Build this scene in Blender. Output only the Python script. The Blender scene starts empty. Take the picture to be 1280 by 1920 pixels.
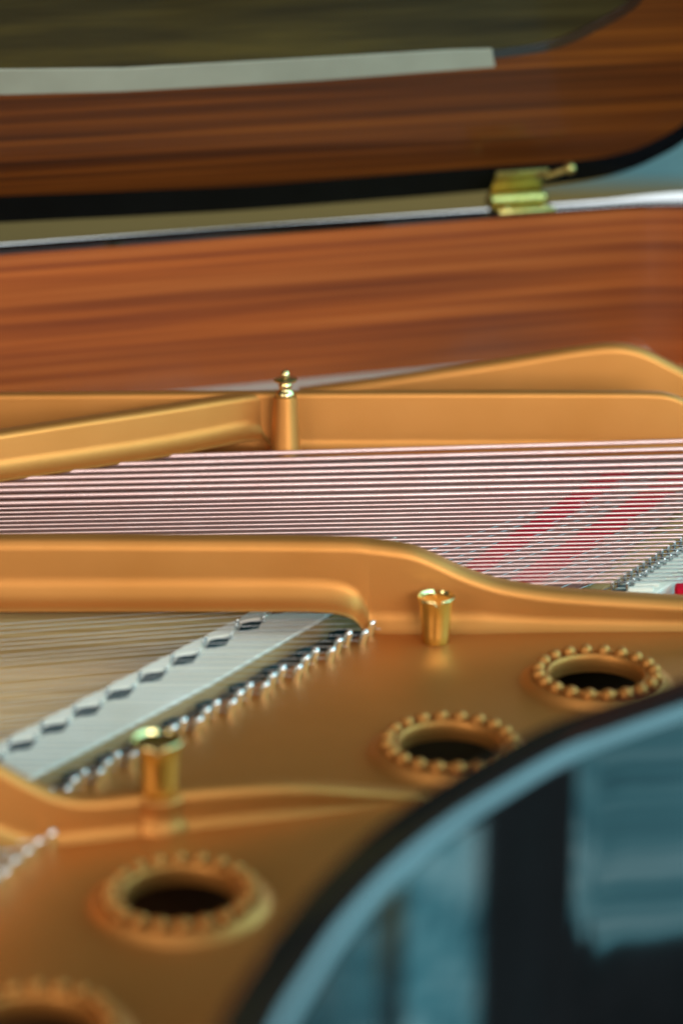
import bpy, bmesh, math, random
from mathutils import Vector, Matrix
random.seed(7)
R = math.radians
scene = bpy.context.scene
col = scene.collection

# ------------------------------------------------------------------ camera
H = 0.58                       # camera height above the plate web (z = 0)
PITCH = R(19.0)
FPX = 1920 * 85 / 36           # focal length in photo pixels (85 mm, portrait full frame)
CAM = Vector((0, 0, H))
cd = bpy.data.cameras.new('camera')
cam = bpy.data.objects.new('camera', cd); col.objects.link(cam)
cd.sensor_fit = 'VERTICAL'; cd.sensor_height = 36; cd.sensor_width = 24; cd.lens = 85
cam.location = CAM; cam.rotation_euler = (R(90) - PITCH, 0, 0)
cd.clip_start = 0.02; cd.clip_end = 60
scene.camera = cam
FWD = Vector((0, math.cos(PITCH), -math.sin(PITCH))); UPV = Vector((0, math.sin(PITCH), math.cos(PITCH)))

def ray(px, py):
    return FWD + Vector((1, 0, 0)) * ((px - 640) / FPX) - UPV * ((py - 960) / FPX)
def Pz(px, py, z=0.0):
    d = ray(px, py); return CAM + d * ((z - H) / d.z)
def Py(px, py, Y):
    d = ray(px, py); return CAM + d * (Y / d.y)
def Pp(px, py, p0, n):
    d = ray(px, py); return CAM + d * ((p0 - CAM).dot(n) / d.dot(n))

cd.dof.use_dof = True
cd.dof.focus_distance = (Pz(640, 980, 0.025) - CAM).dot(FWD)
cd.dof.aperture_fstop = 3.2
cd.dof.aperture_blades = 0

# ------------------------------------------------------------------ world, lamps, exposure
w = bpy.data.worlds.new('World'); scene.world = w; w.use_nodes = True
w.node_tree.nodes['Background'].inputs[0].default_value = (0.80, 0.88, 0.86, 1)
w.node_tree.nodes['Background'].inputs[1].default_value = 0.08
vs = scene.view_settings
vs.view_transform = 'Standard'; vs.look = 'None'; vs.exposure = 0.0; vs.gamma = 1.0; vs.use_curve_mapping = False

def area(name, loc, target, sx, sy, energy, color):
    l = bpy.data.lights.new(name, 'AREA'); l.shape = 'RECTANGLE'; l.size = sx; l.size_y = sy
    l.energy = energy; l.color = color
    o = bpy.data.objects.new(name, l); col.objects.link(o); o.location = loc
    o.rotation_euler = (Vector(target) - Vector(loc)).to_track_quat('-Z', 'Y').to_euler()
    return o
area('window_lamp_behind', (1.5, -1.5, 1.1), (0.1, 1.7, 0.05), 2.2, 1.3, 124, (1.0, 0.945, 0.885))
area('window_lamp_side', (-1.6, -0.7, 0.95), (-0.1, 1.4, 0.0), 1.5, 1.2, 26, (1.0, 0.92, 0.80))
area('ceiling_lamp', (-0.1, 0.6, 2.4), (0.0, 1.6, 0.0), 1.6, 1.2, 12, (1.0, 0.93, 0.84))
area('added_far_lamp', (0.8, 9.0, 1.85), (0.6, 2.0, 0.0), 7.0, 1.9, 130, (0.88, 0.97, 1.0))  # lamp added beyond the piano so the rim top mirrors something bright
scene.cycles.max_bounces = 6; scene.cycles.diffuse_bounces = 3; scene.cycles.glossy_bounces = 4
scene.cycles.caustics_reflective = False; scene.cycles.caustics_refractive = False; scene.cycles.sample_clamp_indirect = 6.0

# ------------------------------------------------------------------ materials
def new_mat(name):
    m = bpy.data.materials.new(name); m.use_nodes = True
    nt = m.node_tree; b = nt.nodes['Principled BSDF']
    return m, nt, b
def setp(b, **k):
    for key, v in k.items():
        key = {'color': 'Base Color', 'metal': 'Metallic', 'rough': 'Roughness', 'coat': 'Coat Weight', 'coat_rough': 'Coat Roughness',
               'ior': 'IOR', 'coat_ior': 'Coat IOR', 'sheen': 'Sheen Weight', 'emit': 'Emission Color', 'emit_s': 'Emission Strength', 'spec': 'Specular IOR Level'}[key]
        b.inputs[key].default_value = (*v, 1) if isinstance(v, tuple) and len(v) == 3 else v
def node(nt, t, **k):
    n = nt.nodes.new(t)
    for a, v in k.items(): setattr(n, a, v)
    return n
def ramp(nt, stops):
    r = nt.nodes.new('ShaderNodeValToRGB'); e = r.color_ramp.elements
    while len(e) < len(stops): e.new(0.5)
    for i, (p, c) in enumerate(stops): e[i].position = p; e[i].color = (*c, 1)
    return r
def noise(nt, coord, scale, detail=4, rough=0.55, mscale=(1, 1, 1), dist=0.0):
    mp = nt.nodes.new('ShaderNodeMapping'); mp.inputs['Scale'].default_value = mscale
    nt.links.new(coord, mp.inputs['Vector'])
    n = nt.nodes.new('ShaderNodeTexNoise'); n.inputs['Scale'].default_value = scale
    n.inputs['Detail'].default_value = detail; n.inputs['Roughness'].default_value = rough
    n.inputs['Distortion'].default_value = dist
    nt.links.new(mp.outputs[0], n.inputs['Vector'])
    return n

def mat_gold():
    m, nt, b = new_mat('bronze_plate_paint'); tc = node(nt, 'ShaderNodeTexCoord')
    n = noise(nt, tc.outputs['Object'], 9, 3)
    r = ramp(nt, [(0.3, (0.545, 0.222, 0.048)), (0.7, (0.615, 0.264, 0.066))])
    nt.links.new(n.outputs['Fac'], r.inputs[0]); nt.links.new(r.outputs[0], b.inputs['Base Color'])
    f = noise(nt, tc.outputs['Object'], 420, 6, 0.7); bu = node(nt, 'ShaderNodeBump'); bu.inputs['Strength'].default_value = 0.16
    bu.inputs['Distance'].default_value = 0.0006
    nt.links.new(f.outputs['Fac'], bu.inputs['Height']); nt.links.new(bu.outputs[0], b.inputs['Normal'])
    setp(b, metal=0.78, rough=0.5, coat=0.0, coat_rough=0.4)
    return m
def mat_mahogany(name, c1, c2, c3, coat=1.0, su=2.2, sv=46.0, rot=0.0):
    m, nt, b = new_mat(name); tc = node(nt, 'ShaderNodeTexCoord')
    n = noise(nt, tc.outputs['UV'], 1.0, 6, 0.6, (su, sv, 1), 0.15)
    r = ramp(nt, [(0.33, c1), (0.5, c2), (0.67, c3)])
    nt.links.new(n.outputs['Fac'], r.inputs[0])
    n2 = noise(nt, tc.outputs['UV'], 1.0, 3, 0.5, (su * 0.8, sv * 0.22, 1))
    r2 = ramp(nt, [(0.3, (0.55, 0.5, 0.45)), (0.65, (1.0, 1.0, 1.0))])
    nt.links.new(n2.outputs['Fac'], r2.inputs[0])
    mx = node(nt, 'ShaderNodeMixRGB', blend_type='MULTIPLY'); mx.inputs[0].default_value = 1
    nt.links.new(r.outputs[0], mx.inputs[1]); nt.links.new(r2.outputs[0], mx.inputs[2])
    nt.links.new(mx.outputs[0], b.inputs['Base Color'])
    for q in nt.nodes:
        if q.type == 'MAPPING': q.inputs['Rotation'].default_value = (0, 0, rot)
    setp(b, rough=0.55, spec=0.2, coat=coat, coat_rough=0.12, coat_ior=1.4)
    return m
def mat_plain(name, **k):
    m, nt, b = new_mat(name); setp(b, **k); return m
def mat_noisy(name, c1, c2, scale, mscale=(1, 1, 1), coord='Object', **k):
    m, nt, b = new_mat(name); tc = node(nt, 'ShaderNodeTexCoord')
    n = noise(nt, tc.outputs[coord], scale, 4, 0.6, mscale); r = ramp(nt, [(0.3, c1), (0.7, c2)])
    nt.links.new(n.outputs['Fac'], r.inputs[0]); nt.links.new(r.outputs[0], b.inputs['Base Color'])
    setp(b, **k); return m

GOLD = mat_gold()
MAHOG = mat_mahogany('mahogany_veneer', (0.20, 0.033, 0.004), (0.38, 0.078, 0.009), (0.54, 0.135, 0.023), coat=0.5, su=1.3, sv=125)
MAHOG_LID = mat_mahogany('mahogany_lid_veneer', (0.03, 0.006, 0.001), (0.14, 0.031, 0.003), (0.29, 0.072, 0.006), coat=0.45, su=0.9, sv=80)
LACQUER = mat_noisy('black_lacquer', (0.004, 0.0045, 0.005), (0.007, 0.007, 0.008), 12, rough=0.05, ior=1.85)
EBONY = mat_noisy('black_lid_edge', (0.003, 0.003, 0.004), (0.006, 0.006, 0.007), 12, rough=0.25, spec=0.25)
BRASS = mat_noisy('polished_brass', (0.80, 0.62, 0.25), (0.88, 0.72, 0.36), 60, metal=1.0, rough=0.2)
COPPER = mat_noisy('copper_winding', (0.86, 0.57, 0.54), (0.94, 0.68, 0.66), 30, metal=0.85, rough=0.42)
AGED = mat_noisy('aged_brass', (0.40, 0.30, 0.08), (0.58, 0.46, 0.17), 160, metal=1.0, rough=0.34)
PIN = mat_noisy('polished_pin', (0.80, 0.86, 0.88), (0.9, 0.94, 0.95), 80, metal=1.0, rough=0.12)
STEEL = mat_noisy('bright_steel', (0.62, 0.68, 0.70), (0.78, 0.83, 0.84), 80, metal=1.0, rough=0.2)
WIRE = mat_noisy('string_wire', (0.46, 0.49, 0.50), (0.56, 0.59, 0.60), 60, metal=1.0, rough=0.35)
MAPLE = mat_noisy('bridge_maple', (0.84, 0.78, 0.66), (0.95, 0.90, 0.80), 14, (1, 1, 6), rough=0.5, spec=0.3)
GRAPHITE = mat_noisy('graphite_notch', (0.010, 0.032, 0.040), (0.025, 0.065, 0.075), 90, rough=0.8, spec=0.1)
RED = mat_noisy('red_felt', (0.62, 0.004, 0.02), (0.78, 0.012, 0.04), 160, rough=0.95, spec=0.1)
PALE = mat_noisy('pale_ledge_veneer', (0.72, 0.66, 0.57), (0.82, 0.77, 0.69), 16, (1, 8, 1), rough=0.25, coat=0.6)
REFLECT_OLIVE = mat_mahogany('olive_reflection', (0.012, 0.009, 0.002), (0.055, 0.040, 0.010), (0.12, 0.084, 0.016), coat=0.5, su=2.0, sv=20.0, rot=0.5)  # olive tones of the plate and strings as mirrored in the lid
REFLECT_PALE = mat_noisy('pale_reflection', (0.30, 0.285, 0.21), (0.44, 0.42, 0.32), 6, (1, 1, 1), rough=0.4, coat=0.5)  # pale tone of the stripe mirrored in the lid
def mat_spruce():
    m, nt, b = new_mat('spruce_soundboard'); tc = node(nt, 'ShaderNodeTexCoord')
    mp = node(nt, 'ShaderNodeMapping'); mp.inputs['Rotation'].default_value = (0, 0, R(-52)); mp.inputs['Scale'].default_value = (2, 60, 1)
    nt.links.new(tc.outputs['Object'], mp.inputs['Vector'])
    n = node(nt, 'ShaderNodeTexNoise'); n.inputs['Scale'].default_value = 1.6; n.inputs['Detail'].default_value = 5
    nt.links.new(mp.outputs[0], n.inputs['Vector'])
    r = ramp(nt, [(0.3, (0.60, 0.32, 0.10)), (0.52, (0.80, 0.49, 0.20)), (0.75, (0.86, 0.58, 0.28))])
    nt.links.new(n.outputs['Fac'], r.inputs[0]); nt.links.new(r.outputs[0], b.inputs['Base Color'])
    setp(b, rough=0.6, spec=0.3, coat=0.15, coat_rough=0.3)
    return m
SPRUCE = mat_spruce()

# ------------------------------------------------------------------ mesh helpers
def link(name, mesh, mat, parent=None, smooth=True, loc=None):
    o = bpy.data.objects.new(name, mesh); col.objects.link(o)
    if mat and not mesh.materials: mesh.materials.append(mat)
    if smooth:
        mesh.polygons.foreach_set('use_smooth', [True] * len(mesh.polygons))
    if parent: o.parent = parent
    if loc is not None: o.location = loc
    return o
def sharp(mesh, ang=38):
    mesh.update()
    mesh.set_sharp_from_angle(angle=R(ang))
def loft(sections, closed=True, caps=True):
    """sections: rows of points; UV u = length along the path, v = length across"""
    nS, nP = len(sections), len(sections[0])
    verts = [tuple(p) for s in sections for p in s]
    faces = []; uvs = []
    U = [0.0]
    for i in range(1, nS): U.append(U[-1] + (Vector(sections[i][0]) - Vector(sections[i - 1][0])).length)
    V = [0.0]; s0 = sections[0]
    for j in range(1, nP + 1): V.append(V[-1] + (Vector(s0[j % nP]) - Vector(s0[j - 1])).length)
    m = nP if closed else nP - 1
    for i in range(nS - 1):
        for j in range(m):
            k = (j + 1) % nP
            faces.append((i * nP + j, i * nP + k, (i + 1) * nP + k, (i + 1) * nP + j))
            uvs += [(U[i], V[j]), (U[i], V[j + 1]), (U[i + 1], V[j + 1]), (U[i + 1], V[j])]
    if caps and closed:
        a = tuple(range(nP)); bq = tuple((nS - 1) * nP + j for j in range(nP))
        faces += [a[::-1], bq]; uvs += [(0, V[j]) for j in a[::-1]] + [(U[-1], V[j]) for j in a]
    me = bpy.data.meshes.new('loft'); me.from_pydata(verts, [], faces)
    uv = me.uv_layers.new(name='UVMap')
    for i, c in enumerate(uvs): uv.data[i].uv = c
    bm = bmesh.new(); bm.from_mesh(me); bmesh.ops.recalc_face_normals(bm, faces=bm.faces); bm.to_mesh(me); bm.free()
    sharp(me)
    return me
def lathe(profile, seg=32, cap_top=True, cap_bot=True):
    verts, faces = [], []
    n = len(profile)
    for i in range(seg):
        a = 2 * math.pi * i / seg
        for r, z in profile: verts.append((r * math.cos(a), r * math.sin(a), z))
    for i in range(seg):
        k = (i + 1) % seg
        for j in range(n - 1): faces.append((i * n + j, k * n + j, k * n + j + 1, i * n + j + 1))
    if cap_bot: faces.append(tuple(i * n for i in range(seg))[::-1])
    if cap_top: faces.append(tuple(i * n + n - 1 for i in range(seg)))
    me = bpy.data.meshes.new('lathe'); me.from_pydata(verts, [], faces)
    bm = bmesh.new(); bm.from_mesh(me); bmesh.ops.remove_doubles(bm, verts=bm.verts, dist=1e-7)
    bmesh.ops.recalc_face_normals(bm, faces=bm.faces); bm.to_mesh(me); bm.free()
    sharp(me, 50)
    return me
def tube(points, rad, seg=8):
    secs = []
    pts = [Vector(p) for p in points]
    for i, p in enumerate(pts):
        t = (pts[min(i + 1, len(pts) - 1)] - pts[max(i - 1, 0)]).normalized()
        a = t.cross(Vector((0, 0, 1)))
        if a.length < 1e-3: a = Vector((1, 0, 0))
        a.normalize(); bb = t.cross(a)
        secs.append([p + (a * math.cos(2 * math.pi * k / seg) + bb * math.sin(2 * math.pi * k / seg)) * rad for k in range(seg)])
    return loft(secs)
def box_mesh(sx, sy, sz, bev=0.0):
    bm = bmesh.new(); bmesh.ops.create_cube(bm, size=1)
    bmesh.ops.scale(bm, vec=(sx, sy, sz), verts=bm.verts)
    if bev: bmesh.ops.bevel(bm, geom=bm.edges, offset=bev, segments=2, profile=0.5, affect='EDGES')
    me = bpy.data.meshes.new('box'); bm.to_mesh(me); bm.free(); sharp(me); return me
def slab(outlines, z0, z1, bev=0.0):
    """filled outlines (first outer, rest holes) in xy as a plate between z0 and z1"""
    cu = bpy.data.curves.new('slab', 'CURVE'); cu.dimensions = '2D'; cu.fill_mode = 'BOTH'
    for pts in outlines:
        sp = cu.splines.new('POLY'); sp.points.add(len(pts) - 1); sp.use_cyclic_u = True
        for q, p in zip(sp.points, pts): q.co = (p[0], p[1], 0, 1)
    cu.extrude = (z1 - z0) / 2 - bev; cu.bevel_depth = bev; cu.bevel_resolution = 3; cu.offset = -bev
    o = bpy.data.objects.new('slab', cu); o.location = (0, 0, (z0 + z1) / 2); col.objects.link(o)
    dg = bpy.context.evaluated_depsgraph_get()
    me = bpy.data.meshes.new_from_object(o.evaluated_get(dg))
    me.transform(Matrix.Translation((0, 0, (z0 + z1) / 2)))
    bpy.data.objects.remove(o); bpy.data.curves.remove(cu)
    sharp(me, 35)
    return me
def spline(pts, n=10):
    """Catmull-Rom through tuples of any size"""
    out = []
    P = [pts[0]] + list(pts) + [pts[-1]]
    for i in range(1, len(P) - 2):
        for k in range(n):
            t = k / n
            out.append(tuple(0.5 * (2 * b + (c - a) * t + (2 * a - 5 * b + 4 * c - d) * t * t + (3 * b - a - 3 * c + d) * t ** 3)
                             for a, b, c, d in zip(P[i - 1], P[i], P[i + 1], P[i + 2])))
    out.append(tuple(pts[-1])); return out
def empty(name, parent=None):
    o = bpy.data.objects.new(name, None); col.objects.link(o); o.empty_display_size = 0.05
    if parent: o.parent = parent
    return o

# ------------------------------------------------------------------ the room that the gloss shows
fl = bpy.data.meshes.new('floor'); fl.from_pydata([(-14, -14, -0.88), (14, -14, -0.88), (14, 22, -0.88), (-14, 22, -0.88)], [], [(0, 1, 2, 3)])
FLOORM = mat_noisy('oak_floor', (0.22, 0.155, 0.035), (0.32, 0.23, 0.06), 2.5, (0.6, 6, 1), rough=0.85, spec=0.2)
o = link('floor', fl, FLOORM, smooth=False); o['kind'] = 'structure'
def flat(name, g, h, mat, label, cat):
    n = len(g); me = bpy.data.meshes.new(name)
    me.from_pydata([(p[0], p[1], -0.88) for p in g] + [(p[0], p[1], -0.88 + h) for p in g], [], [tuple(range(n, 2 * n))] + [(k, (k + 1) % n, n + (k + 1) % n, n + k) for k in range(n)])
    o = link(name, me, mat, smooth=False); o['label'] = label; o['category'] = cat; return o
flat('rug', [Pz(1005, 345, -0.876), Pz(1900, 345, -0.876), Pz(1900, 150, -0.876), Pz(1005, 150, -0.876)], 0.006,
     mat_noisy('teal_rug', (0.10, 0.27, 0.30), (0.15, 0.36, 0.39), 5, rough=0.95), 'blurred teal rug on the floor behind the piano tail', 'rug')
flat('carpet', [(-3, -3), (3, -3), (3, 2.0), (-3, 2.0)], 0.008, mat_noisy('added_dark_carpet', (0.012, 0.014, 0.011), (0.022, 0.024, 0.02), 40, rough=0.95),  # added out of view so the black side mirrors a dark floor
     'unseen dark carpet, added to darken what the black side mirrors', 'carpet')

# window with drawn curtains to the right of the piano: it lights the scene and shows in the lacquer
win = empty('curtained_window'); win['label'] = 'daylit window with drawn teal curtains, mirrored in the black rim'; win['category'] = 'window'
def mat_curtain():
    m, nt, b = new_mat('daylit_curtain'); tc = node(nt, 'ShaderNodeTexCoord')
    n = noise(nt, tc.outputs['Object'], 1.0, 4, 0.6, (1.0, 1.4, 17.0), 1.2)
    r = ramp(nt, [(0.34, (0.03, 0.16, 0.22)), (0.50, (0.13, 0.46, 0.55)), (0.66, (0.50, 0.90, 0.98))])
    nt.links.new(n.outputs['Fac'], r.inputs[0]); nt.links.new(r.outputs[0], b.inputs['Emission Color'])
    setp(b, color=(0.1, 0.2, 0.22), rough=0.9, emit_s=1.7)
    return m
CURT = mat_curtain()
DARKFRAME = mat_plain('dark_frame', color=(0.03, 0.033, 0.03), rough=0.6)
WX = 1.05
def curtain(y0, y1, z0, z1, nm='curtain'):
    n = 60; secs = []
    for i in range(n + 1):
        t = i / n; y = y0 + (y1 - y0) * t; dx = 0.035 * math.sin(t * 34) + 0.012 * math.sin(t * 71 + 1)
        hem = z0 + 0.02 * math.sin(t * 17) + 0.03 * math.sin(t * 6)
        secs.append([(WX + dx, y, hem), (WX + dx, y, z1)])
    return link(nm, loft(secs, closed=False), CURT, win)
curtain(0.20, 1.13, -0.42, 0.06)
curtain(1.255, 1.62, -0.74, 0.06)
PANE = mat_noisy('daylit_pane', (0.2, 0.3, 0.3), (0.2, 0.3, 0.3), 3, rough=0.2)
PANE.node_tree.nodes['Principled BSDF'].inputs['Emission Color'].default_value = (0.34, 0.78, 0.92, 1)
PANE.node_tree.nodes['Principled BSDF'].inputs['Emission Strength'].default_value = 3.8
link('pane', box_mesh(0.01, 2.6, 1.3, 0.001), PANE, win, smooth=False, loc=(WX + 0.12, 1.3, 0.74))
link('pillar', box_mesh(0.10, 0.125, 0.95, 0.01), DARKFRAME, win, loc=(WX - 0.02, 1.192, -0.405))
link('added_dark_board', box_mesh(0.03, 1.6, 0.93, 0.005), DARKFRAME, win, loc=(WX + 0.09, 0.85, -0.415))  # unseen board added so the lacquer mirrors dark below the hems

# ------------------------------------------------------------------ the piano
piano = empty('grand_piano')
piano['label'] = 'opened grand piano with mahogany interior, bronze plate, copper strings and black rim'
piano['category'] = 'piano'

# ---- far rim (spine side turning into the tail)
RIMZ = 0.13
a0 = Pz(0, 468, RIMZ); a1 = Pz(900, 402, RIMZ)
sd = (a1 - a0).normalized()
start = a0 - sd * 0.9
corner = Pz(1150, 384, RIMZ)
L = (corner - start).dot(sd)
path = [start + sd * (L * i / 20) for i in range(21)]
ang = math.atan2(sd.y, sd.x); rad = 0.17; cpt = path[-1] + Vector((math.sin(ang), -math.cos(ang), 0)) * rad
for i in range(1, 25):
    th = ang + math.pi / 2 - R(100) * i / 24
    path.append(cpt + Vector((math.cos(th), math.sin(th), 0)) * rad)
last = (path[-1] - path[-2]).normalized()
for i in range(1, 6): path.append(path[-1] + last * 0.12)
path = [Vector((p.x, p.y, 0)) for p in path]
def offset_path(pts, d):
    out = []
    for i, p in enumerate(pts):
        t = (pts[min(i + 1, len(pts) - 1)] - pts[max(i - 1, 0)]); t.z = 0; t.normalize()
        out.append(p + Vector((-t.y, t.x, 0)) * d)     # to the left of travel
    return out
def rim_loft(pts, prof, grow=0.0):
    """prof: (outward offset, z) points of a closed section"""
    rows = []
    for d, z in prof:
        base = offset_path(pts, d)
        if grow and d > 0.01:
            for i in range(len(pts)):
                k = min(1, max(0, (i - 19) / 14)); k = k * k * (3 - 2 * k)
                base[i] = pts[i] + (base[i] - pts[i]) * (1 + grow * k)
        rows.append(base)
    return loft([[(rows[j][i].x, rows[j][i].y, prof[j][1]) for j in range(len(prof))] for i in range(len(pts))])
def roundrect(d0, d1, z0, z1, r, n=5):
    pr = [(d0, z0), (d1, z0)]
    for k in range(n + 1): a = math.pi / 2 * k / n; pr.append((d1 - r + r * math.cos(a), z1 - r + r * math.sin(a)))
    for k in range(n + 1): a = math.pi / 2 + math.pi / 2 * k / n; pr.append((d0 + r + r * math.cos(a), z1 - r + r * math.sin(a)))
    return pr
rim = link('rim', rim_loft(path, roundrect(0.003, 0.027, -0.30, RIMZ, 0.004), 2.4), LACQUER, piano)
rim['label'] = 'black lacquered rim of the straight side and tail'
vz0 = 0.012
link('veneer', rim_loft(path, [(0.0, -0.045), (0.006, -0.045), (0.006, RIMZ - 0.004), (0.0, RIMZ - 0.004)]), MAHOG, rim)
link('black_edge', rim_loft(path, [(-0.0006, RIMZ - 0.0045), (0.006, RIMZ - 0.0045), (0.006, RIMZ - 0.001), (-0.0006, RIMZ - 0.001)]), LACQUER, rim)
ledge = rim_loft(path[:24], [(-0.16, -0.03), (-0.001, -0.03), (-0.001, -0.006), (-0.16, -0.006)])
link('ledge', ledge, PALE, rim)

# ---- near rim: curved bentside close to the camera
inner = [(2300, 960), (2000, 1040), (1700, 1132), (1500, 1198), (1400, 1232), (1280, 1268), (1100, 1328), (1000, 1366), (870, 1437), (760, 1505), (650, 1592), (550, 1695), (480, 1790), (420, 1880), (380, 1960), (340, 2060), (310, 2160)]
ip = [Pz(x, y, RIMZ) for x, y in inner]
ip = [Vector(p) for p in spline([tuple(p) for p in ip], 8)]
ip = [Vector((p.x, p.y, 0)) for p in ip]
# travel goes from right to the lower left: the outside (camera side) lies to the left of travel
def near_prof():
    pr = [(0.0, -0.30), (0.0, RIMZ - 0.002), (0.002, RIMZ)]
    wd, r = 0.0260, 0.0088
    pr.append((wd - r, RIMZ))
    for k in range(1, 11):
        a = math.pi / 2 * k / 10
        pr.append((wd - r + r * math.sin(a), RIMZ - r + r * math.cos(a)))
    pr.append((wd, -0.30))
    return pr
bent = link('bentside', rim_loft(ip, near_prof()), LACQUER, piano)
bent['label'] = 'polished black curved side nearest the camera, mirroring teal curtains'

ibound = offset_path(ip, 0.015)
sbz = -0.024
edge = [(2000, 1140), (1700, 1160), (1000, 1165), (690, 1160), (650, 1225), (500, 1300), (300, 1410), (110, 1520), (60, 1600), (-100, 1720), (-700, 1900)]
sb = [(Pz(x, y, sbz).x, Pz(x, y, sbz).y) for x, y in edge] + [(-1.2, 1.95)] + [(p.x, p.y) for p in offset_path(path, 0.004)[2:-3]]
soundboard = link('soundboard', slab([sb], -0.036, sbz), SPRUCE, piano, smooth=False)
sh = [(p.x, p.y) for p in ibound] + [(-1.0, 0.55), (-1.2, 1.95)] + [(p.x, p.y) for p in offset_path(path, 0.004)[2:-3]]
link('shade_shelf', slab([sh], -0.10, -0.085), mat_noisy('shade_brown', (0.09, 0.036, 0.013), (0.13, 0.055, 0.02), 8, rough=0.8, spec=0.1), piano, smooth=False)  # shelf under the web, coloured dark for the shade inside the holes

# ---- cast iron plate
plate = empty('cast_iron_plate', piano); plate['label'] = 'bronze painted cast iron plate with struts'
ROS = [(1118, 1258), (842, 1388), (338, 1668), (62, 1922)]
RC = [Pz(x, y, 0.008) for x, y in ROS]; RC = [Vector((p.x, p.y, 0)) for p in RC]
RH = 0.0285
web = [(1700, 1172), (1300, 1172), (900, 1172), (700, 1172), (692, 1177), (684, 1187), (640, 1206), (560, 1243), (500, 1272), (437, 1304), (375, 1338),
       (313, 1372), (250, 1405), (190, 1436), (130, 1468), (98, 1490), (75, 1515), (72, 1540), (92, 1560), (88, 1580), (50, 1612), (0, 1650), (-120, 1740), (-300, 1900), (-300, 2400)]
wp = [Pz(x, y, 0) for x, y in web] + [p for p in ibound[::-1] if p.y < 1.40 and p.x < 0.33]
holes = [[(c.x + RH * math.cos(2 * math.pi * k / 48), c.y + RH * math.sin(2 * math.pi * k / 48)) for k in range(48)] for c in RC]
link('web', slab([[(p.x, p.y) for p in wp]] + holes, -0.005, 0.0, 0.001), GOLD, plate)

def strut_sections(stations, wdt, fl, rtop=0.005, near=Vector((0, -1, 0))):
    """stations: (x, y, ztop, zbot) of the near face line"""
    secs = []
    pts = [Vector((s[0], s[1], 0)) for s in stations]
    for i, s in enumerate(stations):
        t = (pts[min(i + 1, len(pts) - 1)] - pts[max(i - 1, 0)]).normalized()
        n = Vector((t.y, -t.x, 0))                     # towards the camera for left-to-right travel
        zt, zb = s[2], s[3]
        h = zt - zb; f = min(fl, h * 0.42); r = min(rtop, h * 0.4)
        pr = [(-wdt, zb), (-wdt, zt - r)]
        for k in range(1, 6):
            a = math.pi / 2 * k / 5; pr.append((-wdt + r - r * math.cos(a), zt - r + r * math.sin(a)))
        for k in range(0, 6):
            a = math.pi / 2 * k / 5; pr.append((-r + r * math.sin(a), zt - r + r * math.cos(a)))
        for k in range(0, 7):                          # concave foot
            a = math.pi / 2 * k / 6; pr.append((f * 1.1 * (1 - math.cos(a)), zb + f + 0.002 - f * math.sin(a)))
        pr.append((f * 1.1 + 0.0012, zb + 0.001)); pr.append((f * 1.1 + 0.0006, zb))
        secs.append([pts[i] + n * d + Vector((0, 0, z)) for d, z in pr])
    return secs
# strut between tenor and bass sections
Y1 = 1.452
st = []
for x, yt, zb in spline([(-1300, 1014, .019), (-260, 1014, .019), (-100, 1014, .019), (100, 1014, .019), (300, 1015, .019), (500, 1016, .019), (590, 1017, .0185), (640, 1018, .0165), (670, 1019, .011), (688, 1021, .0), (694, 1022, -.004),
                         (720, 1025, -.004), (770, 1033, -.004), (815, 1050, -.004), (860, 1071, -.004), (905, 1088, -.004), (950, 1100, -.004), (1020, 1111, -.004), (1100, 1118, -.004), (1280, 1129, -.004), (1500, 1138, -.004)], 5):
    p = Py(x, yt, Y1); st.append((p.x, p.y, p.z, zb))
link('strut', loft(strut_sections(st, 0.020, 0.016, 0.0075)), GOLD, plate)
# strut towards the lower left
st = []
b0 = Pz(0, 1592, 0); b1 = Pz(700, 1512, 0); bd = (b1 - b0).normalized(); bn = Vector((bd.y, -bd.x, 0))
for x, yt, zb in spline([(-900, 1120, .016), (-500, 1240, .016), (-300, 1310, .016), (-200, 1340, .016), (-100, 1385, .014), (-40, 1420, .010), (0, 1441, .004), (60, 1474, -.004), (110, 1495, -.004), (170, 1503, -.004), (250, 1497, -.004), (350, 1487, -.004), (500, 1477, -.004), (600, 1478, -.004), (740, 1490, -.004), (900, 1500, -.004)], 5):
    p = Pp(x, yt, b0, bn); st.append((p.x, p.y, p.z, zb))
link('strut', loft(strut_sections(st, 0.014, 0.009)), GOLD, plate)
# strut over the bass strings up to the post
st = []
e0 = Pz(0, 812, 0.058); e1 = Pz(512, 738, 0.058); ed = (e1 - e0).normalized(); en = Vector((ed.y, -ed.x, 0))
for x, yt, yb in spline([(-1200, 993, 1073), (-300, 858, 938), (-100, 827, 908), (0, 813, 893), (150, 790, 871), (300, 768, 848), (400, 752, 829), (440, 746, 821), (470, 742, 819), (487, 740, 826), (500, 739, 838), (512, 738, 848), (535, 737, 850)], 5):
    p = Pp(x, yt, e0, en); q = Pp(x, yb, e0, en); st.append((p.x, p.y, p.z, q.z))
link('strut', loft(strut_sections(st, 0.016, 0.012)), GOLD, plate)
# straight wall behind the bass strings
st = []
Y3 = 1.792
for x, yt in spline([(-1400, 740), (-400, 740), (0, 740), (400, 738), (800, 737), (1100, 737), (1220, 738), (1256, 742), (1285, 754), (1330, 785), (1400, 822)], 5):
    p = Py(x, yt, Y3); st.append((p.x, p.y, p.z, 0.012))
link('strut', loft(strut_sections(st, 0.012, 0.009, 0.004)), GOLD, plate)
# far beam that swells towards the tail
st = []
Y4 = 1.90
for x, yt in spline([(560, 733), (600, 727), (700, 714), (800, 699), (900, 684), (1000, 668), (1080, 655), (1150, 648), (1200, 656), (1250, 679), (1300, 704), (1400, 745)], 5):
    p = Py(x, yt, Y4); st.append((p.x, p.y, p.z, 0.0))
link('strut', loft(strut_sections(st, 0.016, 0.010, 0.007)), GOLD, plate)

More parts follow.
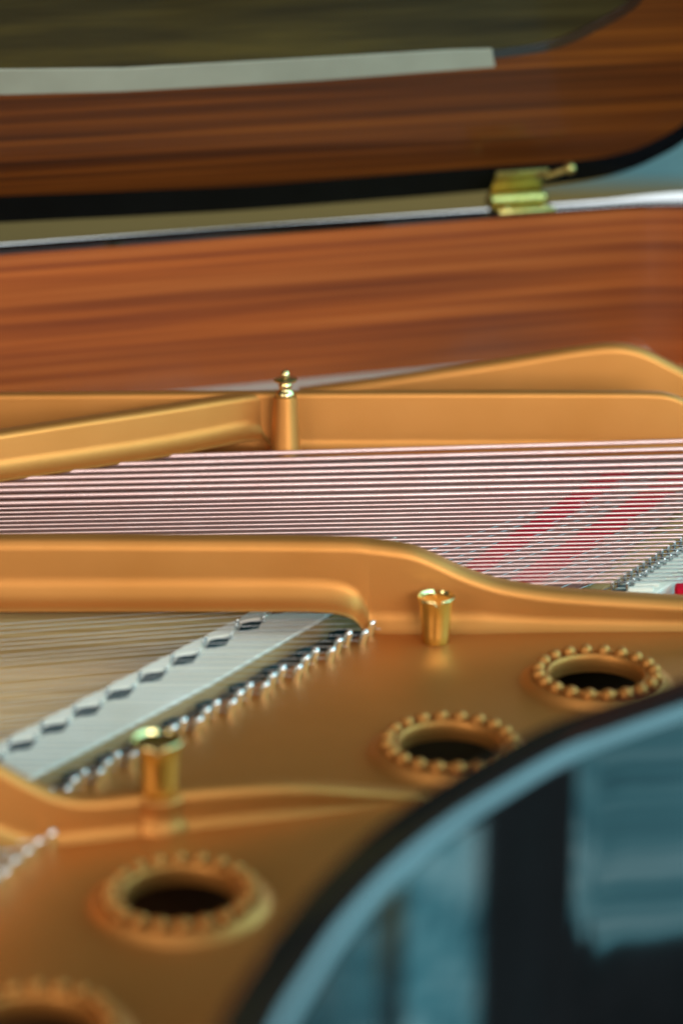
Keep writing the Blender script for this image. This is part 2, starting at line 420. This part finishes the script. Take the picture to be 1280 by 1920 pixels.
# post and finial
pb = Pz(536, 846, 0.018); pz1 = Py(535, 741, pb.y).z
post = link('post', lathe([(0.0125, 0.0), (0.0115, 0.003), (0.0092, pz1 - 0.018 - 0.002), (0.0088, pz1 - 0.018 - 0.0004), (0.0078, pz1 - 0.018)], 28), GOLD, plate, loc=(pb.x, pb.y - 0.002, 0.018))
fprof = [(0.0070, 0), (0.0072, 0.0012), (0.0066, 0.003), (0.0050, 0.0046), (0.0045, 0.0062), (0.0054, 0.0078), (0.0050, 0.0092), (0.0046, 0.0102),
         (0.0088, 0.0116), (0.0094, 0.0130), (0.0086, 0.0138), (0.0042, 0.0144), (0.0034, 0.0152), (0.0036, 0.0170), (0.0028, 0.0192), (0.0014, 0.0204), (0.0001, 0.0207)]
fin = link('finial', lathe(fprof, 28), BRASS, piano, loc=(pb.x, pb.y - 0.002, pz1 + 0.0002))
fin['label'] = 'small turned brass finial on the bronze post'

# rosettes with a ring of beads
rprof = [(RH + 0.0006, -0.0045), (RH - 0.0002, -0.003), (RH - 0.0002, 0.0040), (RH + 0.0004, 0.0062), (RH + 0.0014, 0.0070), (RH + 0.0024, 0.0066), (RH + 0.0032, 0.0054), (RH + 0.0036, 0.0042),
         (RH + 0.0106, 0.0040), (RH + 0.0114, 0.0056), (RH + 0.0124, 0.0056), (RH + 0.0136, 0.0042), (RH + 0.0152, 0.0020), (RH + 0.0172, 0.0006), (RH + 0.0192, 0.0001)]
rmesh = lathe(rprof, 64, False, False)
bmm = bmesh.new(); bmesh.ops.create_icosphere(bmm, subdivisions=2, radius=0.0046)
bead = bpy.data.meshes.new('bead'); bmm.to_mesh(bead); bmm.free()
RLAB = ['beaded bronze rosette around the hole farthest right', 'beaded bronze rosette half hidden behind the black side', 'beaded bronze rosette below the tall brass cup', 'beaded bronze rosette cut off by the lower left corner']
for c, lab in zip(RC, RLAB):
    ro = link('rosette', rmesh, GOLD, piano, loc=(c.x, c.y, 0)); ro['label'] = lab
    for k in range(20):
        a = 2 * math.pi * (k + 0.3) / 20
        link('bead', bead, GOLD, ro, loc=((RH + 0.0072) * math.cos(a), (RH + 0.0072) * math.sin(a), 0.0066))

# brass cup-shaped nose bolts
cprof = [(0.0082, 0.0), (0.0088, 0.0006), (0.0091, 0.008), (0.0099, 0.022), (0.0106, 0.031), (0.0120, 0.0352), (0.0122, 0.0366), (0.0117, 0.0374), (0.0111, 0.0374), (0.0107, 0.0366), (0.0102, 0.0350), (0.0060, 0.0346), (0.0001, 0.0345)]
def cup_mesh():
    me = lathe([(r, z * 0.84) for r, z in cprof], 48)
    for v in me.vertices:                              # screwdriver slot across the rim
        if v.co.z > 0.0289 and abs(v.co.x - 0.0005) < 0.0012: v.co.z = 0.0279
    me.update(); return me
cm = cup_mesh()
boss_m = lathe([(0.0150, -0.001), (0.0148, 0.003), (0.0128, 0.0052), (0.0118, 0.0075), (0.0118, 0.0150), (0.0126, 0.0172), (0.0116, 0.0186)], 32)
c1 = Pz(816, 1203, 0.0)
nb = link('nose_bolt', cm, BRASS, piano, loc=(c1.x, c1.y, 0.0)); nb['label'] = 'slotted brass cup bolt standing on the bronze web'
c2 = Pz(300, 1545, 0.0)
nb = link('nose_bolt', cm, BRASS, piano, loc=(c2.x, c2.y, 0.0188)); nb['label'] = 'blurred brass cup bolt on a bronze boss'
nb.scale = (1.14, 1.14, 1.0)
link('boss', boss_m, GOLD, nb, loc=(0, 0, -0.0188))

# ---- tenor bridge with notches, pins and strings
BZ = 0.001
def notch_px(k): return (530 - 61 * k, 1141 + 32.0 * k)
far = []; nearb = []
tb_far = []
k0, k1 = -3, 12
for k in range(k0, k1):                                # stepped far edge
    x, y = notch_px(k)
    tb_far += [(x + 30, y - 40), (x - 28, y - 9.5)]
near_line = [(x + 52, y + 41) for x, y in (notch_px(k) for k in range(k1 - 1, k0 - 1, -1))]
near_line = [(x + 0, y - max(0, (x - 400)) * 0.06) for x, y in near_line]
outl = [Pz(x, y, BZ) for x, y in tb_far + near_line]
BEECH = mat_noisy('bridge_beech', (0.42, 0.25, 0.10), (0.56, 0.36, 0.16), 18, (1, 1, 8), rough=0.6, spec=0.2)
bridge = link('tenor_bridge', slab([[(p.x, p.y) for p in outl]], -0.038, BZ - 0.003, 0.0006), BEECH, piano)
link('cap', slab([[(p.x, p.y) for p in outl]], BZ - 0.003, BZ, 0.0012), MAPLE, bridge)
bridge['label'] = 'pale maple bridge with dark notches crossing to the lower left'
nvec = (Pz(*notch_px(4), BZ) - Pz(*notch_px(3), BZ)).normalized()
svec = (Pz(400, 1210, BZ) - Pz(340, 1213.6, BZ)).normalized()   # along the strings
nm = lm = None
for k in range(k0, k1):
    x, y = notch_px(k)
    q = [Pz(x - 19, y + 11, BZ), Pz(x + 15, y + 4.5, BZ), Pz(x + 20, y - 8, BZ), Pz(x - 14, y - 1.5, BZ)]
    c = sum(q, Vector()) / 4
    if nm is None:
        nm = slab([[(p.x - c.x, p.y - c.y) for p in q]], -0.004, 0.0007)
    link('notch', nm, GRAPHITE, bridge, loc=(c.x, c.y, BZ), smooth=False)
    q = [Pz(x - 20, y - 4, BZ), Pz(x + 26, y - 12, BZ), Pz(x + 28, y - 34, BZ), Pz(x - 14, y - 13, BZ)]
    c = sum(q, Vector()) / 4
    if lm is None:
        lm = slab([[(p.x - c.x, p.y - c.y) for p in q]], -0.001, 0.0022, 0.0006)
    link('land', lm, MAPLE, bridge, loc=(c.x, c.y, BZ))
pin_m = lathe([(0.0011, -0.004), (0.0011, 0.0035), (0.0008, 0.0042), (0.0001, 0.0044)], 10)
for k in range(k0, k1):
    x, y = notch_px(k)
    for dx, dy in ((-23, 0), (-25, 8), (26, -6)):
        p = Pz(x + dx, y + dy, BZ); link('bridge_pin', pin_m, STEEL, bridge, loc=(p.x, p.y, BZ))
# hitch pins on the plate edge and the tenor strings
hp_m = lathe([(0.0027, -0.004), (0.0026, 0.0080), (0.0024, 0.0092), (0.0017, 0.0104), (0.0009, 0.0110), (0.0001, 0.0112)], 16)
SZ = BZ + 0.0022
for k in range(-2, 10):
    for j in range(3):
        px, py = 692 - 62 * k - j * 20.5, 1190 + 33 * k + j * 11.0
        if k >= 0:
            off = (0, 7, -3)[j]
            h = Pz(px + off, py + off * 0.9, 0); o = link('hitch_pin', hp_m, PIN, piano, loc=(h.x, h.y, 0)); o.rotation_euler = (R(8), R(14), 0)
        hx = Pz(px, py, 0.004)
        nx, ny = notch_px(k + 2); nx -= 20 * (j - 1) * 0.9; ny += 6 * (j - 1) * 1.6
        n1 = Pz(nx + 24, ny, SZ); n2 = Pz(nx - 24, ny + 2, SZ)
        dl = (n2 - hx); dl.z = 0; dl.normalize()
        end = n2 + Vector((-1, -0.23 - 0.012 * k, 0)).normalized() * 0.7; end.z = 0.006
        link('tenor_string', tube([hx, n1, n2, end], 0.00028, 6), WIRE, piano)
# duplex bars lying between bridge and hitch pins
db = box_mesh(0.014, 0.0045, 0.005, 0.001)
for k in range(0, 10):
    p = Pz(640 - 62 * k, 1180 + 33 * k, 0.0); 
    o = link('aliquot_bar', db, GRAPHITE, piano, loc=(p.x - 0.002, p.y + 0.006, -0.006)); o.rotation_euler = (0, 0, R(38))
shelf = [(700, 1168), (640, 1170), (520, 1225), (400, 1290), (250, 1372), (110, 1452), (60, 1500), (110, 1520), (300, 1420), (500, 1300), (650, 1225), (700, 1195)]
link('duplex_shelf', slab([[(Pz(x, y, -0.006).x, Pz(x, y, -0.006).y) for x, y in shelf]], -0.020, -0.011, 0.001), mat_noisy('grey_shelf', (0.045, 0.048, 0.042), (0.09, 0.09, 0.078), 30, rough=0.8, spec=0.2), piano)
# hitch pins of the next section, lower left
for i, (x, y) in enumerate([(92, 1588), (66, 1604), (46, 1622), (22, 1640), (4, 1662), (-20, 1678)]):
    h = Pz(x, y, 0); o = link('hitch_pin', hp_m, PIN, piano, loc=(h.x, h.y, 0)); o.rotation_euler = (R(8), R(14), 0)
    link('tenor_string', tube([(h.x, h.y, 0.004), (h.x - 0.5, h.y - 0.10, 0.004)], 0.00042, 6), WIRE, piano)

# ---- bass strings
def wound(rad, length, pitch, seg=12):
    """copper wound string along -x, its end at the origin"""
    n = int(length / pitch); verts = []; faces = []
    rows = []
    taper = [(0.0, rad * 0.45), (0.0008, rad * 0.8)]
    for x, r in taper: rows.append((-x, r))
    for i in range(1, n):
        rows += [(-(i * pitch), rad * 0.90), (-(i * pitch + pitch * 0.5), rad)]
    for x, r in rows:
        for k in range(seg):
            a = 2 * math.pi * k / seg; verts.append((x, r * math.cos(a), r * math.sin(a)))
    for i in range(len(rows) - 1):
        for k in range(seg):
            q = (k + 1) % seg
            faces.append((i * seg + k, i * seg + q, (i + 1) * seg + q, (i + 1) * seg + k))
    faces.append(tuple(range(seg)))
    me = bpy.data.meshes.new('wound_string'); me.from_pydata(verts, [], faces)
    return me
BSZ = 0.0245
thick = wound(0.00182, 1.35, 0.0018); fine = wound(0.00098, 1.35, 0.0013, 10); mid = wound(0.00086, 1.0, 0.0013, 10)
core = tube([(0, 0, 0), (0.06, 0, 0), (0.3, 0, -0.004)], 0.0005, 6)
FINE_N = 10
strs = []
y640 = [846, 859, 871.5, 883.5, 895, 906.5, 918.5, 930.5]; y1280 = [827, 841.5, 855.5, 869, 881, 893.5, 905.5, 917]
for a, b in zip(y640, y1280): strs.append(('thick', a, b, 1800))
for i in range(10):
    strs.append(('fine', 940 + 8.2 * i, 926.5 + 8.4 * i, 1800))
for i in range(12):
    xe, ye = 1278 - 11.6 * i, 1008 + 7.55 * i
    strs.append(('mid', ye + 0.020 * (xe - 640), ye - 0.020 * (1280 - xe), xe))
for kind, a, b, xe in strs:
    p = Pz(0, a + (a - b), BSZ); sl = (b - a) / 640
    q = Pz(xe, a + sl * (xe - 640), BSZ)
    d = q - p; ang = math.atan2(d.y, d.x)
    o = link('bass_string', {'thick': thick, 'fine': fine, 'mid': mid}[kind], COPPER, piano, loc=q); o.rotation_euler = (random.random(), 0, 0)
    o.rotation_euler = (0, 0, ang)
    if kind == 'mid':
        link('core_wire', core, STEEL, o)

# ---- bass bridge
def bn_px(i): return (1180 + 11.6 * i, 1088 - 7.55 * i)
BBZ = 0.0185
bo = [bn_px(-2), bn_px(22)]
o0 = [(bo[0][0] - 14, bo[0][1] + 6), (bo[1][0] - 14, bo[1][1] + 6), (bo[1][0] + 70, bo[1][1] + 10), (bo[0][0] + 70, bo[0][1] + 10)]
pp = [Pz(x, y, BBZ) for x, y in o0]
bb = link('bass_bridge', slab([[(p.x, p.y) for p in pp]], -0.038, BBZ, 0.001), MAPLE, piano); bb['label'] = 'pale bass bridge with dark notches at the right edge'
nm2 = land = None
for i in range(-2, 22):
    x, y = bn_px(i)
    q = [Pz(x - 12, y + 6.5, BBZ), Pz(x + 16, y + 5.5, BBZ), Pz(x + 19, y + 1.5, BBZ), Pz(x - 9, y + 2.5, BBZ)]
    c = sum(q, Vector()) / 4
    if nm2 is None: nm2 = slab([[(p.x - c.x, p.y - c.y) for p in q]], -0.003, 0.0005)
    link('notch', nm2, GRAPHITE, bb, loc=(c.x, c.y, BBZ), smooth=False)
    for dx, dy in ((-10, 2), (18, 3)):
        p = Pz(x + dx, y + dy, BBZ); z = link('bridge_pin', pin_m, STEEL, bb, loc=(p.x, p.y, BBZ + 0.001))
    # raised lands between the strings
    q = [Pz(x + 20, y + 5.5, BBZ), Pz(x + 66, y + 4.5, BBZ), Pz(x + 68, y + 0.5, BBZ), Pz(x + 22, y + 1.5, BBZ)]
    c = sum(q, Vector()) / 4
    if land is None: land = slab([[(p.x - c.x, p.y - c.y) for p in q]], -0.001, 0.0022, 0.0004)
    link('land', land, MAPLE, bb, loc=(c.x, c.y, BBZ))
p = Pz(1283, 1098, 0.02); fe = link('felt_block', box_mesh(0.012, 0.014, 0.012, 0.002), RED, piano, loc=(p.x, p.y, 0.014))

# ---- red felt strips and crossing tenor wires below the bass strings
FZ = -0.003
def strip(x0, x1, nm):
    q = [(x0 - 62, 1120), (x1 - 62, 1120), (x1 + 262, 890), (x0 + 262, 890)]
    q = [(x0 - (1080 - 1120) * -1.5, 1120), (x1 - 60, 1120), (x1 + 300, 880), (x0 + 300, 880)]
    pts = [Pz(x, y, FZ) for x, y in q]
    f = link('felt_strip', slab([[(p.x, p.y) for p in pts]], FZ - 0.005, FZ, 0.001), RED, soundboard); return f
strip(838, 880, 'a'); strip(962, 1015, 'b')
UF = -0.008
uq = [Pz(x, y, UF) for x, y in [(-300, 1115), (770, 1115), (1060, 1118), (1330, 900), (1330, 842), (-300, 862)]]
link('under_shade_sheet', slab([[(p.x, p.y) for p in uq]], UF - 0.005, UF, 0.001), mat_noisy('rose_brown_shade', (0.30, 0.125, 0.10), (0.42, 0.19, 0.16), 120, rough=0.95), soundboard)  # added sheet, its tone stands for shaded soundboard between the strings
for i in range(15):
    x = 560 + 44 * i + random.uniform(-8, 8)
    p = Pz(x, 1120, -0.004); q = Pz(x + 620, 1120 - 225, -0.004)
    link('tenor_string', tube([p - (q - p) * 0.1, q], 0.00035, 6), WIRE, piano)
rail = [Pz(x, y, -0.02) for x, y in [(1040, 1125), (1110, 1125), (1420, 900), (1370, 900)]]
link('plate_bar', slab([[(p.x, p.y) for p in rail]], -0.036, -0.018, 0.002), SPRUCE, piano)

# ---- lid, hinged on the far rim
LZ = 0.143
h0 = Pz(0, 412, LZ); h1 = Pz(900, 354, LZ)
lu = (h1 - h0); lu.z = 0; lu.normalize()
TH = R(52)
back = Vector((lu.y, -lu.x, 0))                        # from the hinge towards the camera
lv = back * math.cos(TH) + Vector((0, 0, math.sin(TH)))
ln = lu.cross(lv); 
if ln.y > 0: ln = -ln                                   # underside normal, towards the camera
LM = Matrix((lu, lv, ln)).transposed().to_4x4(); LM.translation = h0
def lid_uv(px, py):
    p = Pp(px, py, h0, ln) - h0; return (p.dot(lu), p.dot(lv))
def lid_part(name, px, z0, z1, mat, parent, bev=0.0, smooth=True, pre=()):
    pts = [lid_uv(x, y) for x, y in px] + list(pre)
    me = slab([pts], z0, z1, bev)
    while me.uv_layers: me.uv_layers.remove(me.uv_layers[0])
    uv = me.uv_layers.new(name='UVMap')
    for lp in me.loops:
        v = me.vertices[lp.vertex_index].co; uv.data[lp.index].uv = (v.x, v.y)
    o = link(name, me, mat, parent, smooth)
    if parent is piano: o.matrix_local = LM
    return o
bot = spline([(-500, 449), (-200, 434), (0, 421), (300, 406), (500, 394), (900, 362), (1040, 348), (1120, 337), (1180, 321), (1230, 299), (1280, 270), (1325, 225), (1360, 170), (1380, 100), (1385, 0)], 6)
top = [(0.62, 0.9), (-0.7, 0.9)]
lid = lid_part('lid', bot, -0.02, 0.0, EBONY, piano, 0.003, pre=top)
lid['label'] = 'raised lid with mahogany underside and black edge'
vb = spline([(-500, 388), (-200, 376), (0, 366), (300, 354), (500, 344), (900, 312), (1040, 303), (1120, 294), (1180, 281), (1230, 260), (1270, 236), (1310, 200), (1335, 150), (1350, 80), (1352, 0)], 6)
link_v = lid_part('veneer', vb, 0.0002, 0.0012, MAHOG_LID, lid, pre=[(0.55, 0.86), (-0.68, 0.86)])
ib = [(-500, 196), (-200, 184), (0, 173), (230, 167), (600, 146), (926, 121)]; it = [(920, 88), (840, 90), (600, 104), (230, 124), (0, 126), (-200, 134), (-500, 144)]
lid_part('reflection_strip', ib + it, 0.0014, 0.003, REFLECT_PALE, lid, 0.0004)  # raised pale strip in place of a reflection in the lid gloss
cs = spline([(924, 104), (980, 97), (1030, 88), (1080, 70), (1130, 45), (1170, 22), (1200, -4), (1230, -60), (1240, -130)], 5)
lid_part('reflection_line', [(x, y + 2) for x, y in cs] + [(x - 8, y - 13) for x, y in cs[::-1]], 0.0014, 0.0026, LACQUER, lid, 0.0003)  # dark curve of the mirrored plate edge, built as a raised line
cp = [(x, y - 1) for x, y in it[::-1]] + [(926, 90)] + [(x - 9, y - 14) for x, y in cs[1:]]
lid_part('reflection_panel', cp, 0.0013, 0.0022, REFLECT_OLIVE, lid, 0.0003, pre=[(0.30, 0.8), (-0.6, 0.8)])  # olive sheet coloured like the plate's reflection in the lid

# ---- brass hinge
hc = Pz(968, 372, 0.139); hinge = empty('hinge', piano); hinge['label'] = 'blurred brass lid hinge with protruding pin'
hinge.location = hc; hinge.rotation_euler = (0, 0, math.atan2(lu.y, lu.x))
o = link('leaf', box_mesh(0.054, 0.030, 0.004, 0.001), AGED, hinge, loc=(0, -0.012, -0.0065))
o = link('leaf', box_mesh(0.050, 0.003, 0.030, 0.001), AGED, hinge, loc=(0, -0.004, 0.016)); o.rotation_euler = (R(90) - TH, 0, 0)
kn = lathe([(0.0001, -0.030), (0.0035, -0.029), (0.005, -0.026), (0.0065, -0.0255), (0.0065, 0.0255), (0.005, 0.026), (0.0035, 0.029), (0.0001, 0.030)], 20)
o = link('knuckle', kn, AGED, hinge, loc=(0, 0.0, 0.0)); o.rotation_euler = (0, R(90), 0)
pinm = lathe([(0.003, 0), (0.003, 0.018), (0.0052, 0.0195), (0.0058, 0.0235), (0.004, 0.0265), (0.0001, 0.0275)], 16)
o = link('hinge_pin', pinm, AGED, hinge, loc=(0.026, -0.004, 0.019)); o.rotation_euler = (R(20), R(68), 0)
scr = lathe([(0.0042, 0), (0.0040, 0.0012), (0.0025, 0.0022), (0.0001, 0.0025)], 16)
link('screw', scr, AGED, hinge, loc=(0.018, -0.018, -0.0046)); link('screw', scr, AGED, hinge, loc=(-0.018, -0.018, -0.0046))
